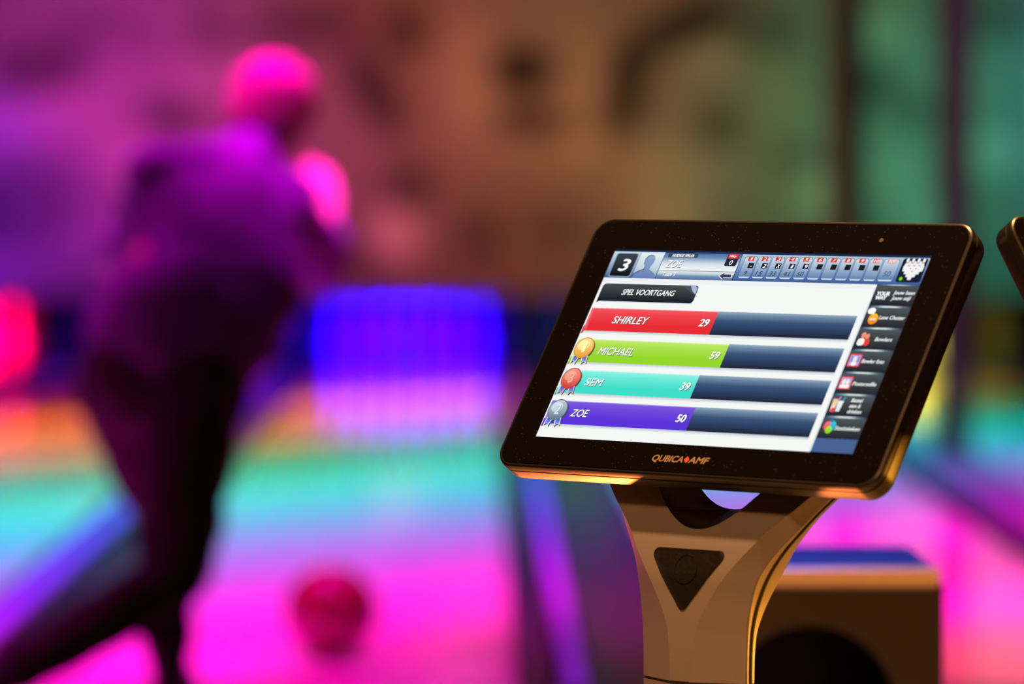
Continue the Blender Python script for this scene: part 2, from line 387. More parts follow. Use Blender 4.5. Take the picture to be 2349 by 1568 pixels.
# ------------------------------------------------------------------ ball return box
def ball_return():
    cx, y0, y1, hw, H, r = .408, 5.60, 5.97, .163, .628, .104
    t = empty('ball_return', (cx, y0, 0)); tag(t, 'dark bronze ball return box with round opening behind the terminal pedestal', 'ball return')
    D = y1 - y0; zc = .452
    # front panel with a round opening, walls, back
    bm = bmesh.new(); n = 64
    def sq(a):
        c, s = math.cos(a), math.sin(a); k = 1e9
        if abs(c) > 1e-9: k = min(k, hw / abs(c))
        if s > 1e-9: k = min(k, (H - .02 - zc) / s)
        if s < -1e-9: k = min(k, (zc - .01) / -s)
        return (c * k, s * k + zc)
    A = sorted(set([2 * PI * k / n for k in range(n)] + [math.atan2(H - .02 - zc, hw), PI - math.atan2(H - .02 - zc, hw), PI + math.atan2(zc - .01, hw), 2 * PI - math.atan2(zc - .01, hw)]))
    ring = lambda f, y: [(f(a)[0], y, f(a)[1]) for a in A]
    circ = lambda rr: (lambda a: (rr * math.cos(a), zc + rr * math.sin(a)))
    loft(bm, [ring(sq, .02), ring(sq, .0), ring(circ(r + .004), .0), ring(circ(r), .004), ring(circ(r), .03)], cap=False)
    obj('front_panel', bm, M_ret, t, 30)
    box('side_panel', (-hw, .02, .01), (-hw + .012, D, H - .02), M_ret, t, .002); box('side_panel', (hw - .012, .02, .01), (hw, D, H - .02), M_ret, t, .002)
    box('back_panel', (-hw, D - .012, .01), (hw, D, H - .02), M_ret, t, .002)
    box('top_panel', (-hw + .003, .012, H - .022), (hw - .006, D - .004, H), mat('glossy_black_top', (.05, .06, .12), .5, spec=.25), t, .006)
    box('edge_strip', (-hw, -.004, H - .024), (hw - .004, .012, H + .001), M_lip, t, .007, 3)
    bm = bmesh.new(); n2 = 20; rings = []                    # trough the balls roll out on
    for y in (.03, D - .014):
        top = [(-.10 + .2 * k / n2, zc - .060 + .05 * ((k / n2 - .5) * 2) ** 2) for k in range(n2 + 1)]
        rings.append([(x, y, z) for x, z in top] + [(.10, y, zc - .10), (-.10, y, zc - .10)])
    loft(bm, rings); obj('ball_trough', bm, mat('tan_trough', (.35, .2, .08), .5, noise=.1), t, 40)
    box('plinth', (-hw + .01, .01, 0), (hw - .01, D - .01, .02), M_dark, t)
ball_return()

# ------------------------------------------------------------------ scoring terminal
SU = .371 / 16                     # one screen unit in metres; the screen is 16 x 9 units
TILT, ROLL, TZ = -0.58447249, .00868119, .94671487
TM = Matrix.Translation((0, 0, TZ)) @ Matrix.Rotation(TILT, 4, 'X') @ Matrix.Rotation(ROLL, 4, 'Y')
def tp(u, v, y=0.0): return TM @ Vector(((u - 8) * SU, y, (4.5 - v) * SU))

class Disp:
    """flat pictures of the lit display, in screen units; each layer lies a hair in front of the one before"""
    def __init__(s, base=0): s.v, s.f, s.c, s.L = [], [], [], base
    def lay(s): s.L += 1; return -.00030 - s.L * .000005
    def grid(s, u0, v0, u1, v1, us, vs, fn):
        y = s.lay(); b = len(s.v)
        for j in vs:
            for i in us:
                s.v.append(tp(u0 + (u1 - u0) * i, v0 + (v1 - v0) * j, y)); s.c.append(fn(i, j))
        n = len(us)
        for j in range(len(vs) - 1):
            for i in range(n - 1):
                a = b + j * n + i; s.f.append((a, a + n, a + n + 1, a + 1))
    def rect(s, u0, v0, u1, v1, c): s.grid(u0, v0, u1, v1, (0, 1), (0, 1), lambda i, j: c)
    def vgrad(s, u0, v0, u1, v1, stops):
        """stops: (t, colour) down the rectangle"""
        d = [c for _, c in stops]; s.grid(u0, v0, u1, v1, (0, 1), [t for t, _ in stops], lambda i, j, k=iter([c for c in d for _ in (0, 1)]): next(k))
    def hgrad(s, u0, v0, u1, v1, stops):
        dd = dict(stops); s.grid(u0, v0, u1, v1, [t for t, _ in stops], (0, 1), lambda i, j: dd[i])
    def poly(s, pts, c, c2=None):
        y = s.lay(); b = len(s.v); vs = [p[1] for p in pts]; lo, hi = min(vs), max(vs)
        for u, v in pts:
            s.v.append(tp(u, v, y))
            t = (v - lo) / (hi - lo + 1e-9)
            s.c.append(c if c2 is None else tuple(c[k] * (1 - t) + c2[k] * t for k in range(4)))
        s.f.append(tuple(range(b, b + len(pts)))[::-1])
    def rr(s, u0, v0, u1, v1, r, c, c2=None): s.poly(rrect(u0, v0, u1, v1, r, 5), c, c2)
    def ell(s, u, v, ru, rv, c, c2=None, n=28): s.poly([(u + ru * math.cos(2 * PI * k / n), v + rv * math.sin(2 * PI * k / n)) for k in range(n)], c, c2)
    def text(s, txt, u0, vb, caph, c, width=None, shear=.22, bold=0.0, align='L', shadow=None):
        fat = caph * (.018 + bold * 1.1)
        cu = bpy.data.curves.new('lettering', 'FONT'); cu.body = txt; cu.size = 1.0; cu.shear = 0; cu.resolution_u = 4
        ob = bpy.data.objects.new('lettering', cu); COL.objects.link(ob)
        bpy.context.view_layer.update()
        me = bpy.data.meshes.new_from_object(ob.evaluated_get(bpy.context.evaluated_depsgraph_get()))
        vv = [(p.co.x, p.co.y) for p in me.vertices]; ff = [tuple(p.vertices) for p in me.polygons]
        bpy.data.objects.remove(ob); bpy.data.curves.remove(cu); bpy.data.meshes.remove(me)
        k = caph / .70
        x0 = min(x for x, _ in vv); x1 = max(x for x, _ in vv); kx = k if width is None else width / (x1 - x0)
        wd = (x1 - x0) * kx
        ub = u0 if align == 'L' else (u0 - wd if align == 'R' else u0 - wd / 2)
        strokes = [(a * fat, b * fat * .6, c) for a, b in ((-1, 0), (1, 0), (0, -1), (0, 1))]
        if shadow: strokes = [(shadow, shadow, rgb(70, 80, 90)), (shadow + fat, shadow, rgb(70, 80, 90))] + strokes
        for du, dv, cc in strokes:
            y = s.lay(); b = len(s.v)
            for x, z in vv:
                s.v.append(tp(ub + (x - x0) * kx + z * k * shear + du, vb - z * k + dv, y)); s.c.append(cc)
            s.f += [tuple(b + i for i in f) for f in ff]
    def build(s, name, parent):
        me = bpy.data.meshes.new(name); me.from_pydata([tuple(p) for p in s.v], [], s.f)
        a = me.attributes.new('pixel', 'FLOAT_COLOR', 'POINT')
        a.data.foreach_set('color', np.array(s.c, dtype=np.float32).ravel())
        return link(name, me, M_disp, parent)

WH = rgb(246, 248, 246); TX = rgb(255, 255, 255)
def build_screen(term):
    base = Disp(); base.rect(0, 0.02, 16, 9, rgb(24, 34, 60)); base.rect(.03, 1.40, 13.93, 9.0, WH)
    base.rect(.03, 1.40, 13.93, 1.62, rgb(238, 242, 244))
    sc = base.build('screen', term); sc['label'] = 'lit score display'
    # --- header
    d = Disp(4)
    d.vgrad(0, .02, 16, .13, [(0, rgb(20, 28, 48)), (1, rgb(32, 52, 100))])
    d.vgrad(0.02, .13, 2.72, 1.40, [(0, rgb(205, 222, 230)), (.5, rgb(150, 175, 205)), (1, rgb(55, 85, 140))])
    d.rr(.20, .20, 1.38, 1.36, .12, rgb(130, 160, 190)); d.rr(.25, .23, 1.33, 1.31, .10, rgb(60, 68, 78), rgb(14, 14, 20))
    d.text('3', .80, 1.05, .56, TX, width=.40, bold=.03, align='C')
    d.vgrad(1.47, .18, 2.69, 1.38, [(0, rgb(232, 240, 240)), (.6, rgb(196, 212, 222)), (1, rgb(140, 165, 200))])
    sil = [(1.50, 1.38), (1.52, 1.20), (1.75, 1.05), (1.95, .98), (1.97, .86), (1.87, .72), (1.84, .50), (1.93, .34), (2.08, .28), (2.25, .32), (2.34, .48),
           (2.32, .66), (2.24, .82), (2.22, .97), (2.35, 1.04), (2.58, 1.16), (2.66, 1.26), (2.67, 1.38)]
    d.poly([(u - .035, v - .03) for u, v in sil], rgb(50, 75, 110)); d.poly(sil, rgb(140, 170, 205), rgb(100, 130, 185))
    d.ell(2.29, 1.30, .045, .04, rgb(225, 70, 110))
    d.vgrad(2.73, .15, 6.70, .98, [(0, rgb(80, 112, 165)), (.25, rgb(110, 140, 185)), (.62, rgb(215, 228, 235)), (1, rgb(240, 244, 244))])
    d.vgrad(2.73, 1.0, 6.70, 1.38, [(0, rgb(225, 234, 238)), (.35, rgb(190, 208, 222)), (.6, rgb(110, 145, 180)), (1, rgb(85, 115, 165))])
    d.rect(2.71, .15, 2.735, 1.40, rgb(36, 56, 92)); d.rect(1.455, .15, 1.475, 1.40, rgb(60, 85, 120)); d.rect(6.70, .13, 6.73, 1.40, rgb(24, 40, 75))
    d.rr(2.93, .17, 4.47, .37, .04, rgb(58, 74, 100)); d.text('HUIDIGE SPELER', 3.70, .335, .13, TX, width=1.12, align='C', bold=.03)
    d.text('ZOE', 2.98, .83, .33, TX, width=.78, bold=.02, shadow=.03)
    d.text('Team 3', 3.02, 1.26, .18, TX, width=.66, bold=.02, shadow=.025)
    d.rr(6.00, .16, 6.60, .72, .07, rgb(34, 40, 58)); d.rr(6.04, .14, 6.56, .36, .03, rgb(225, 52, 60)); d.text('Hdcp', 6.27, .30, .11, TX, width=.32, align='C', bold=.03)
    d.text('0', 6.28, .66, .22, TX, width=.16, align='C')
    ar = [(5.98, 1.19), (6.20, 1.05), (6.20, 1.12), (6.58, 1.12), (6.60, 1.25), (6.22, 1.25), (6.22, 1.33)]
    d.poly([((u - 6.28) * 1.15 + 6.28, (v - 1.19) * 1.3 + 1.19) for u, v in ar], TX); d.poly(ar, rgb(60, 64, 86))
    d.vgrad(6.74, .15, 16, 1.40, [(0, rgb(180, 205, 215)), (.25, rgb(150, 180, 210)), (.65, rgb(95, 130, 180)), (1, rgb(62, 92, 150))])
    marks = ['-', '2', 'X', '1', '9', '', '', '', '', '']; first = ['9', '4', '', '7', '', '', '', '', '', '']; tot = ['9', '15', '33', '41', '50', '', '', '', '', '']
    for k in range(11):
        u = 6.95 + k * .694; wd = .61 if k < 10 else .74
        d.rr(u - .02, .24, u + wd + .02, 1.30, .12, rgb(66, 94, 140)); d.rr(u, .26, u + wd, 1.28, .11, rgb(205, 222, 232), rgb(75, 115, 170))
        d.poly([(u + .08, 1.27), (u + wd - .08, 1.27), (u + wd - .01, 1.17), (u + wd - .06, 1.205), (u + .06, 1.205), (u + .01, 1.17)], rgb(205, 225, 236))
        red = rgb(232, 56, 50) if k < 10 else rgb(238, 150, 150)
        d.rect(u + .16, .25, u + .46 + (.1 if k == 10 else 0), .45, red); d.text(str(k + 1) if k < 10 else 'TOT', u + .31 + (.05 if k == 10 else 0), .42, .14, TX, align='C', bold=.03, width=(.07 if k == 0 else (.12 if k < 9 else .22 if k == 9 else .34)))
        if k < 10:
            d.rect(u + .28, .55, u + .56, .80, rgb(28, 32, 42))
            if marks[k]: d.text(marks[k], u + .42, .76, .17, TX, width=.13 if marks[k] not in '-1' else .08, align='C', bold=.03)
            if first[k]: d.text(first[k], u + .12, .78, .16, rgb(150, 170, 185), width=.10, align='C')
            if tot[k]: d.text(tot[k], u + .28, 1.13, .20, rgb(44, 62, 92), width=.14 if k == 0 else .30, align='C')
        else: d.text('50', u + .34, 1.05, .24, rgb(70, 95, 125), width=.34, align='C')
    d.rr(14.78, .19, 15.97, 1.30, .12, rgb(26, 30, 52)); d.ell(15.0, 1.14, .13, .12, rgb(20, 80, 30)); d.ell(15.0, 1.14, .075, .08, rgb(130, 225, 40))
    for r, n in ((0, 4), (1, 3), (2, 2), (3, 1)):
        for k in range(n):
            u = 15.40 + (k - (n - 1) / 2) * .26; v = .20 + r * .13
            d.ell(u, v + .09, .068, .10, rgb(240, 242, 248)); d.poly([(u - .035, v + .16), (u + .035, v + .16), (u + .11, v + .40), (u + .085, v + .60), (u - .085, v + .60), (u - .11, v + .40)], rgb(244, 244, 244), rgb(238, 244, 240))
            d.rect(u - .04, v + .185, u + .04, v + .225, rgb(205, 70, 85))
    d.build('header_bar', sc)
    # --- banner
    d = Disp(4)
    d.rect(.20, 2.50, 5.20, 2.56, rgb(200, 215, 228)); d.poly([(.17, 2.62), (.17, 2.40), (.32, 2.40), (.32, 2.53), (.26, 2.55)], rgb(30, 32, 38))
    d.rr(.17, 1.68, 5.19, 2.52, .16, rgb(70, 76, 78), rgb(20, 22, 34)); d.poly([(4.62, 1.70), (5.03, 1.70), (5.15, 1.80), (5.15, 2.10)], rgb(170, 185, 215)); d.poly([(4.35, 1.70), (4.75, 1.70), (5.10, 2.12)], rgb(78, 86, 100))
    d.text('SPEL VOORTGANG', 1.32, 2.20, .265, TX, width=2.72, shadow=None, bold=.005)
    d.build('title_banner', sc)
    # --- score bars
    bars = (('SHIRLEY', 2.86, 6.70, '29', 1.45, 1.80, (244, 84, 92), (232, 46, 52), (255, 165, 170)),
            ('MICHAEL', 4.35, 7.92, '59', 1.40, 1.82, (192, 234, 104), (148, 216, 44), (238, 252, 200)),
            ('SEM', 5.82, 7.08, '39', 1.39, .87, (140, 242, 228), (62, 222, 202), (205, 250, 245)),
            ('ZOE', 7.28, 7.54, '50', 1.34, .84, (124, 90, 220), (92, 52, 218), (190, 175, 245)))
    for nm, v0, ue, sco, ut, wt, c1, c2, c0 in bars:
        d = Disp(4); v1 = v0 + 1.09
        d.vgrad(.20, v1, 13.62, v1 + .16, [(0, rgb(188, 198, 208)), (1, WH)])
        d.vgrad(ue - .3, v0, 13.62, v1, [(0, rgb(150, 172, 190)), (.14, rgb(108, 134, 162)), (.38, rgb(60, 84, 120)), (.62, rgb(46, 68, 106)), (.85, rgb(38, 50, 74)), (1, rgb(30, 36, 54))])
        d.poly([(.06, v1 + .16), (.06, v0 + .85), (.30, v0 + .85), (.30, v1 - .02), (.18, v1 + .01), (.15, v1 + .12)], rgb(*[int(x * .86) for x in c2]))
        a = rrect(.08, v0, ue, v1, .16, 5)
        a = [p for p in a if not (p[0] > ue - .17)]
        a = [(ue, v0), (ue, v1)] + [p for p in rrect(.10, v0, 2, v1 + .0, .22, 6) if p[0] < 1]
        d.grid(.10, v0, ue, v1, (0, .03, 1), (0, .05, .25, .7, 1), lambda i, j: (rgb(*c0) if j < .04 else (rgb(*[(x + y) // 2 for x, y in zip(c0, c1)]) if i == 0 and j < .9 else (rgb(*[int(x * .6 + y * .4) for x, y in zip(c1, c2)]) if .2 < j < .5 else rgb(*c1) if j < .3 else rgb(*c2)))))
        d.text(nm, ut, v0 + .71, .34, TX, width=wt, shadow=.028, bold=.003)
        d.text(sco, ue - .72, v0 + .71, .34, TX, width=.43, shadow=.028, bold=.03, shear=.15)
        o = d.build('score_bar', sc); o['label'] = {'SHIRLEY': 'red', 'MICHAEL': 'green', 'SEM': 'turquoise', 'ZOE': 'purple'}[nm] + ' progress bar with player name and score'
    # --- medals
    for v, num, a, b, rim, lb in ((4.78, '1', (255, 226, 150), (236, 158, 40), (214, 142, 40), 'gold'), (6.23, '3', (250, 150, 130), (206, 60, 50), (200, 70, 64), 'bronze red'), (7.72, '2', (190, 205, 215), (100, 122, 140), (104, 124, 140), 'silver')):
        d = Disp(22); u = .58
        for s_ in (-1, 1):
            q = [(u + s_ * .04, v + .34), (u + s_ * .36, v + .34), (u + s_ * .44, v + .72), (u + s_ * .28, v + .63), (u + s_ * .16, v + .78)]
            d.poly([(x + .05, y + .05) for x, y in q], rgb(50, 60, 66))
        d.ell(u + .06, v + .05, .50, .50, rgb(60, 66, 62))
        for s_ in (-1, 1):
            q = [(u + s_ * .04, v + .34), (u + s_ * .36, v + .34), (u + s_ * .44, v + .72), (u + s_ * .28, v + .63), (u + s_ * .16, v + .78)]
            cx, cy = u + s_ * .25, v + .52
            d.poly(q, rgb(*[min(255, x + 40) for x in a])); d.poly([((x - cx) * .72 + cx, (y - cy) * .76 + cy) for x, y in q], rgb(20, 70, 225), rgb(150, 160, 250))
        d.ell(u, v, .50, .50, rgb(*rim)); d.ell(u, v, .455, .455, rgb(*a), rgb(*b)); d.ell(u - .08, v - .12, .30, .24, rgb(*[min(255, x + 25) for x in a]), rgb(*a))
        d.text(num, u + .02, v + .22, .46, rgb(*[int(x * .55 + y * .45) for x, y in zip(a, b)]), width=.22 if num != '1' else .14, align='C', bold=.03, shear=.1)
        d.text(num, u - .01, v + .20, .46, rgb(*[min(255, x + 30) for x in a]), width=.20 if num != '1' else .12, align='C', bold=.01, shear=.1)
        o = d.build('medal_badge', sc); o['label'] = lb + ' medal with blue ribbons'
    # --- side menu
    d = Disp(4); G0, G1 = rgb(70, 78, 82), rgb(34, 34, 46)
    d.rect(13.98, 1.38, 16, 8.38, rgb(30, 34, 48))
    items = [('Jouw baan|Jouw stijl', 1.38), ('Lane Chatter', 2.40), ('Bowlers', 3.39), ('Bowler foto', 4.39), ('Posterselfie', 5.41), ('Bestel|eten &|drinken', 6.40), ('Statistieken', 7.41)]
    for k, (tx, v0) in enumerate(items):
        d.vgrad(13.98, v0 + .05, 16, v0 + .98, [(0, rgb(76, 86, 92)), (.4, rgb(62, 66, 68)), (1, rgb(36, 36, 48))])
        d.hgrad(14.0, v0 - .035, 16, v0 + .05, [(0, rgb(44, 56, 80)), (.2, rgb(120, 150, 165)), (.35, rgb(205, 222, 218)), (.6, rgb(205, 222, 218)), (.8, rgb(100, 120, 135)), (1, rgb(50, 54, 70))])
        L = tx.split('|'); n = len(L)
        for q, line in enumerate(L):
            vb = v0 + .50 + .075 + (q - (n - 1) / 2) * .25
            wd = {1: {1: 1.22, 2: .80, 3: 1.06, 4: 1.12, 6: 1.18}.get(k, 1), 2: 1.0 if q == 0 else .88, 3: (.5, .52, .66)[q] if n == 3 else .9}[n]
            uc = 15.42 if n < 3 else 15.22 - .0 * q
            d.text(line, (14.68 if n == 1 and k != 2 else 14.90 if n < 3 else 14.95), vb, .17, rgb(240, 244, 240), width=wd, bold=.025, shear=.2)
    for q, (t_, v) in enumerate((('YOUR', 1.90), ('WAY', 2.09))):
        d.text(t_, 14.12, v, .17, TX, width=.62 - .1 * q, bold=.06, shear=.1)
    d.ell(14.22, 2.62, .19, .15, TX); d.poly([(14.25, 2.70), (14.38, 2.68), (14.36, 2.86)], TX)
    d.ell(14.42, 2.98, .235, .25, rgb(255, 200, 40), rgb(255, 125, 10)); d.ell(14.42, 3.0, .15, .06, rgb(255, 225, 215)); d.ell(14.42, 3.07, .09, .03, rgb(235, 80, 40))
    d.ell(14.50, 3.78, .10, .13, rgb(240, 150, 125)); d.rr(14.36, 3.88, 14.68, 4.20, .12, rgb(238, 62, 60)); d.ell(14.30, 3.73, .11, .14, rgb(244, 150, 120)); d.rr(14.10, 3.87, 14.44, 4.20, .13, rgb(255, 246, 238))
    for v0, kk in ((4.58, 0), (5.60, 1)):
        d.rr(14.04, v0, 14.64, v0 + .58, .06, rgb(238, 72, 66)); d.rect(14.10, v0 + .06, 14.58, v0 + .52, rgb(196, 170, 240), )
        d.rect(14.14, v0 + .10, 14.22, v0 + .38, rgb(70, 160, 220)); d.rect(14.46, v0 + .10, 14.54, v0 + .38, rgb(70, 160, 220))
        for uu in ((14.34,) if kk == 0 else (14.24, 14.43)):
            d.ell(uu, v0 + .24, .09, .12, rgb(252, 235, 225)); d.rr(uu - .12, v0 + .36, uu + .12, v0 + .53, .06, rgb(255, 248, 240))
    d.poly([(14.08, 6.62), (14.34, 6.62), (14.30, 7.18), (14.12, 7.18)], rgb(250, 190, 130), rgb(255, 235, 225)); d.ell(14.24, 7.12, .11, .10, rgb(240, 70, 70))
    d.poly([(14.34, 6.70), (14.62, 6.70), (14.56, 7.18), (14.38, 7.18)], rgb(230, 240, 245)); d.poly([(14.50, 6.70), (14.60, 6.52), (14.68, 6.55), (14.58, 6.70)], rgb(40, 170, 170)); d.poly([(14.30, 6.70), (14.36, 6.50), (14.44, 6.52), (14.40, 6.70)], rgb(190, 130, 180))
    d.ell(14.42, 7.62, .11, .11, rgb(40, 120, 170)); d.ell(14.30, 7.83, .19, .20, rgb(255, 120, 130), rgb(240, 60, 110)); d.ell(14.55, 7.84, .15, .22, rgb(60, 215, 230), rgb(10, 130, 200)); d.ell(14.42, 8.0, .16, .17, rgb(170, 230, 60), rgb(130, 225, 30))
    d.rect(13.98, 8.38, 16, 9.0, rgb(74, 98, 148)); d.rect(13.90, 1.42, 13.98, 9.0, rgb(225, 232, 236))
    d.build('side_menu', sc)
    return sc

def pedestal(term):
    """Y-shaped upright: rows of (height, half width of centre panel, half width, lean, projection, side depth, front hole half width, back hole half width)"""
    K = [(.646, .0115, .0605, .000, .0226, .0105), (.672, .0135, .0607, 0, .0215, .011), (.6914, .0165, .0615, 0, .020, .013), (.7065, .022, .063, 0, .019, .018),
         (.7223, .0310, .0655, .001, .0182, .024), (.7400, .0430, .0705, .003, .0182, .030), (.7529, .0537, .0767, .007, .0185, .029), (.7678, .066, .087, .013, .019, .023),
         (.7829, .0795, .0995, .0205, .019, .017), (.7984, .097, .112, .0285, .019, .014), (.8159, .116, .127, .038, .019, .014), (.85, .148, .156, .060, .019, .014), (.868, .162, .169, .072, .019, .014)]
    kz = [k[0] for k in K]
    def smooth_at(z, c):                                   # Catmull-Rom through the rows
        i = max(0, min(len(K) - 2, sum(1 for q in kz if q <= z) - 1))
        g = lambda q: (K[min(len(K) - 1, q + 1)][c] - K[max(0, q - 1)][c]) / (kz[min(len(K) - 1, q + 1)] - kz[max(0, q - 1)])
        h_ = kz[i + 1] - kz[i]; t = (z - kz[i]) / h_
        return ((2 * t ** 3 - 3 * t * t + 1) * K[i][c] + (t ** 3 - 2 * t * t + t) * h_ * g(i) + (-2 * t ** 3 + 3 * t * t) * K[i + 1][c] + (t ** 3 - t * t) * h_ * g(i + 1))
    ZH, ZB = .7829, .7984
    zs = [.646 + (ZH - .646) * k / 44 for k in range(44)] + [ZH + (ZB - ZH) * (k / 12) ** 2 for k in range(12)] + [ZB + (.82 - ZB) * (k / 12) ** 2 for k in range(12)] + [.82 + .048 * k / 8 for k in range(9)]
    hole = lambda z, z0, k: k * math.sqrt(max(0, z - z0)) * (1 + 1.5 * max(0, z - z0)) if z <= .82 else k * math.sqrt(.82 - z0) * (1 + 1.5 * (.82 - z0)) + (z - .82) * .78
    rows = [(z,) + tuple(smooth_at(z, c) for c in range(1, 6)) + (hole(z, ZH, .302), hole(z, ZB, .335)) for z in zs]
    Y0 = -.05
    bm = bmesh.new()
    for sgn in (1, -1):
        prev = None
        for (z, inn, wd, r, p, th, h, hb) in rows:
            yc = r - p; yb = r + max(th, .010); deep = yb + .012
            f = min(1, max(0, (z - .7829) / .0155)); yE = yc + (deep - yc) * f
            P = [(h, yc), (inn, yc), (wd - .0012, r - .0016), (wd, r), (wd - .002 + th * .12, yb), (max(wd * .8, hb + .003), deep), (hb, deep), (hb, yE)]
            V = [bm.verts.new((sgn * x, y + Y0, z)) for x, y in P]
            if prev:
                for i in range(6): bm.faces.new((prev[0][i], prev[0][i + 1], V[i + 1], V[i]))
                if h > 0 or prev[1] > 0:
                    try: bm.faces.new((prev[0][7], prev[0][0], V[0], V[7])).material_index = 1
                    except ValueError: pass
                    if hb > 0: pass
            else: bm.faces.new(V[:7])
            prev = (V, h)
        bm.faces.new(prev[0][:7])
    bmesh.ops.remove_doubles(bm, verts=bm.verts[:], dist=.00008)
    bmesh.ops.dissolve_degenerate(bm, edges=bm.edges[:], dist=.00005)
    ped = obj('pedestal', bm, M_ped, term, 14); ped.data.materials.append(M_black)
    # black line along each side edge
    for sgn in (1, -1):
        b2 = bmesh.new(); rings = []
        for (z, inn, wd, r, p, th, h, hb) in rows[:-6]:
            x = sgn * (wd - .0006 + th * .05); y = r + .4 * max(th, .010) + Y0
            rings.append([(x - .0012, y - .0011, z), (x + sgn * .0012, y - .0011, z), (x + sgn * .0014, y + .0011, z), (x - .0012, y + .0011, z)])
        loft(b2, rings); obj('seam_line', b2, M_groove, ped, 40)
    # lower column below the seam
    b2 = bmesh.new(); rings = []
    for z in (.012, .30, .6435):
        s = 1.0
        P = [(0, -.0226), (.0115, -.0226), (.0593, -.0016), (.0605, 0), (.0595, .0105), (.046, .024), (0, .024)]
        full = [(x, y) for x, y in P] + [(-x, y) for x, y in P[-2:0:-1]]
        rings.append([(x * s, y + Y0, z) for x, y in full])
    loft(b2, rings); obj('lower_column', b2, M_ped, term, 14)
    b2 = bmesh.new(); loft(b2, [[(x * .97, y + Y0, z) for x, y in full] for z in (.6430, .6465)]); obj('joint_gap', b2, M_groove, term)
    b2 = bmesh.new(); loft(b2, [[(x * sc_, y * sc_ + Y0 + .0, z) for x, y in rrect(-.16, -.14, .16, .14, .03)] for sc_, z in ((1, 0), (1, .008), (.96, .013))])
    obj('base_plate', b2, M_ped, term, 30)
    # triangle pad on the centre panel
    def yc(z): return smooth_at(z, 3) - smooth_at(z, 4)
    c3 = [(-.0465, .7655), (.0465, .7655), (0, .7075)]; pts = []; rad = .0055
    for i in range(3):
        A_, B_, C_ = Vector(c3[i - 1]), Vector(c3[i]), Vector(c3[(i + 1) % 3])
        d1 = (A_ - B_).normalized(); d2 = (C_ - B_).normalized(); half = math.acos(max(-1, min(1, d1.dot(d2)))) / 2
        cen = B_ + (d1 + d2).normalized() * rad / math.sin(half)
        s0 = B_ + d1 * rad / math.tan(half); s1 = B_ + d2 * rad / math.tan(half)
        a0 = math.atan2((s0 - cen).y, (s0 - cen).x); a1 = math.atan2((s1 - cen).y, (s1 - cen).x); da = (a1 - a0 + PI) % (2 * PI) - PI
        for k in range(9):
            a = a0 + da * k / 8; pts.append((cen.x + rad * math.cos(a), cen.y + rad * math.sin(a)))
    dense = []
    for i in range(len(pts)):
        p, q = pts[i], pts[(i + 1) % len(pts)]; n = 14 if math.dist(p, q) > .02 else 1
        dense += [(p[0] + (q[0] - p[0]) * k / n, p[1] + (q[1] - p[1]) * k / n) for k in range(n)]
    pts = dense
    b2 = bmesh.new(); cz = .747
    def ring(s, off): return [(x * s, yc(cz + (z - cz) * s) + Y0 + off, cz + (z - cz) * s) for x, z in pts]
    loft(b2, [ring(1.0, .003), ring(1.0, -.0010), ring(.97, -.0016), ring(.90, -.0012), ring(.75, -.0012), ring(.6, -.0012), ring(.45, -.0012), ring(.3, -.0012), ring(.15, -.0012), ring(.02, -.0012)]); pad = obj('triangle_pad', b2, M_pad, term, 30)
    b2 = bmesh.new(); n = 32; rings = []
    for rr_, off in ((.0135, -.0010), (.0135, -.0019), (.0120, -.0019), (.0120, -.0010)):
        rings.append([(rr_ * math.cos(2 * PI * k / n), yc(.748 + rr_ * math.sin(2 * PI * k / n)) + Y0 + off, .748 + rr_ * math.sin(2 * PI * k / n)) for k in range(n)])
    loft(b2, rings, cap=False); obj('raised_ring', b2, M_pad, pad, 30)

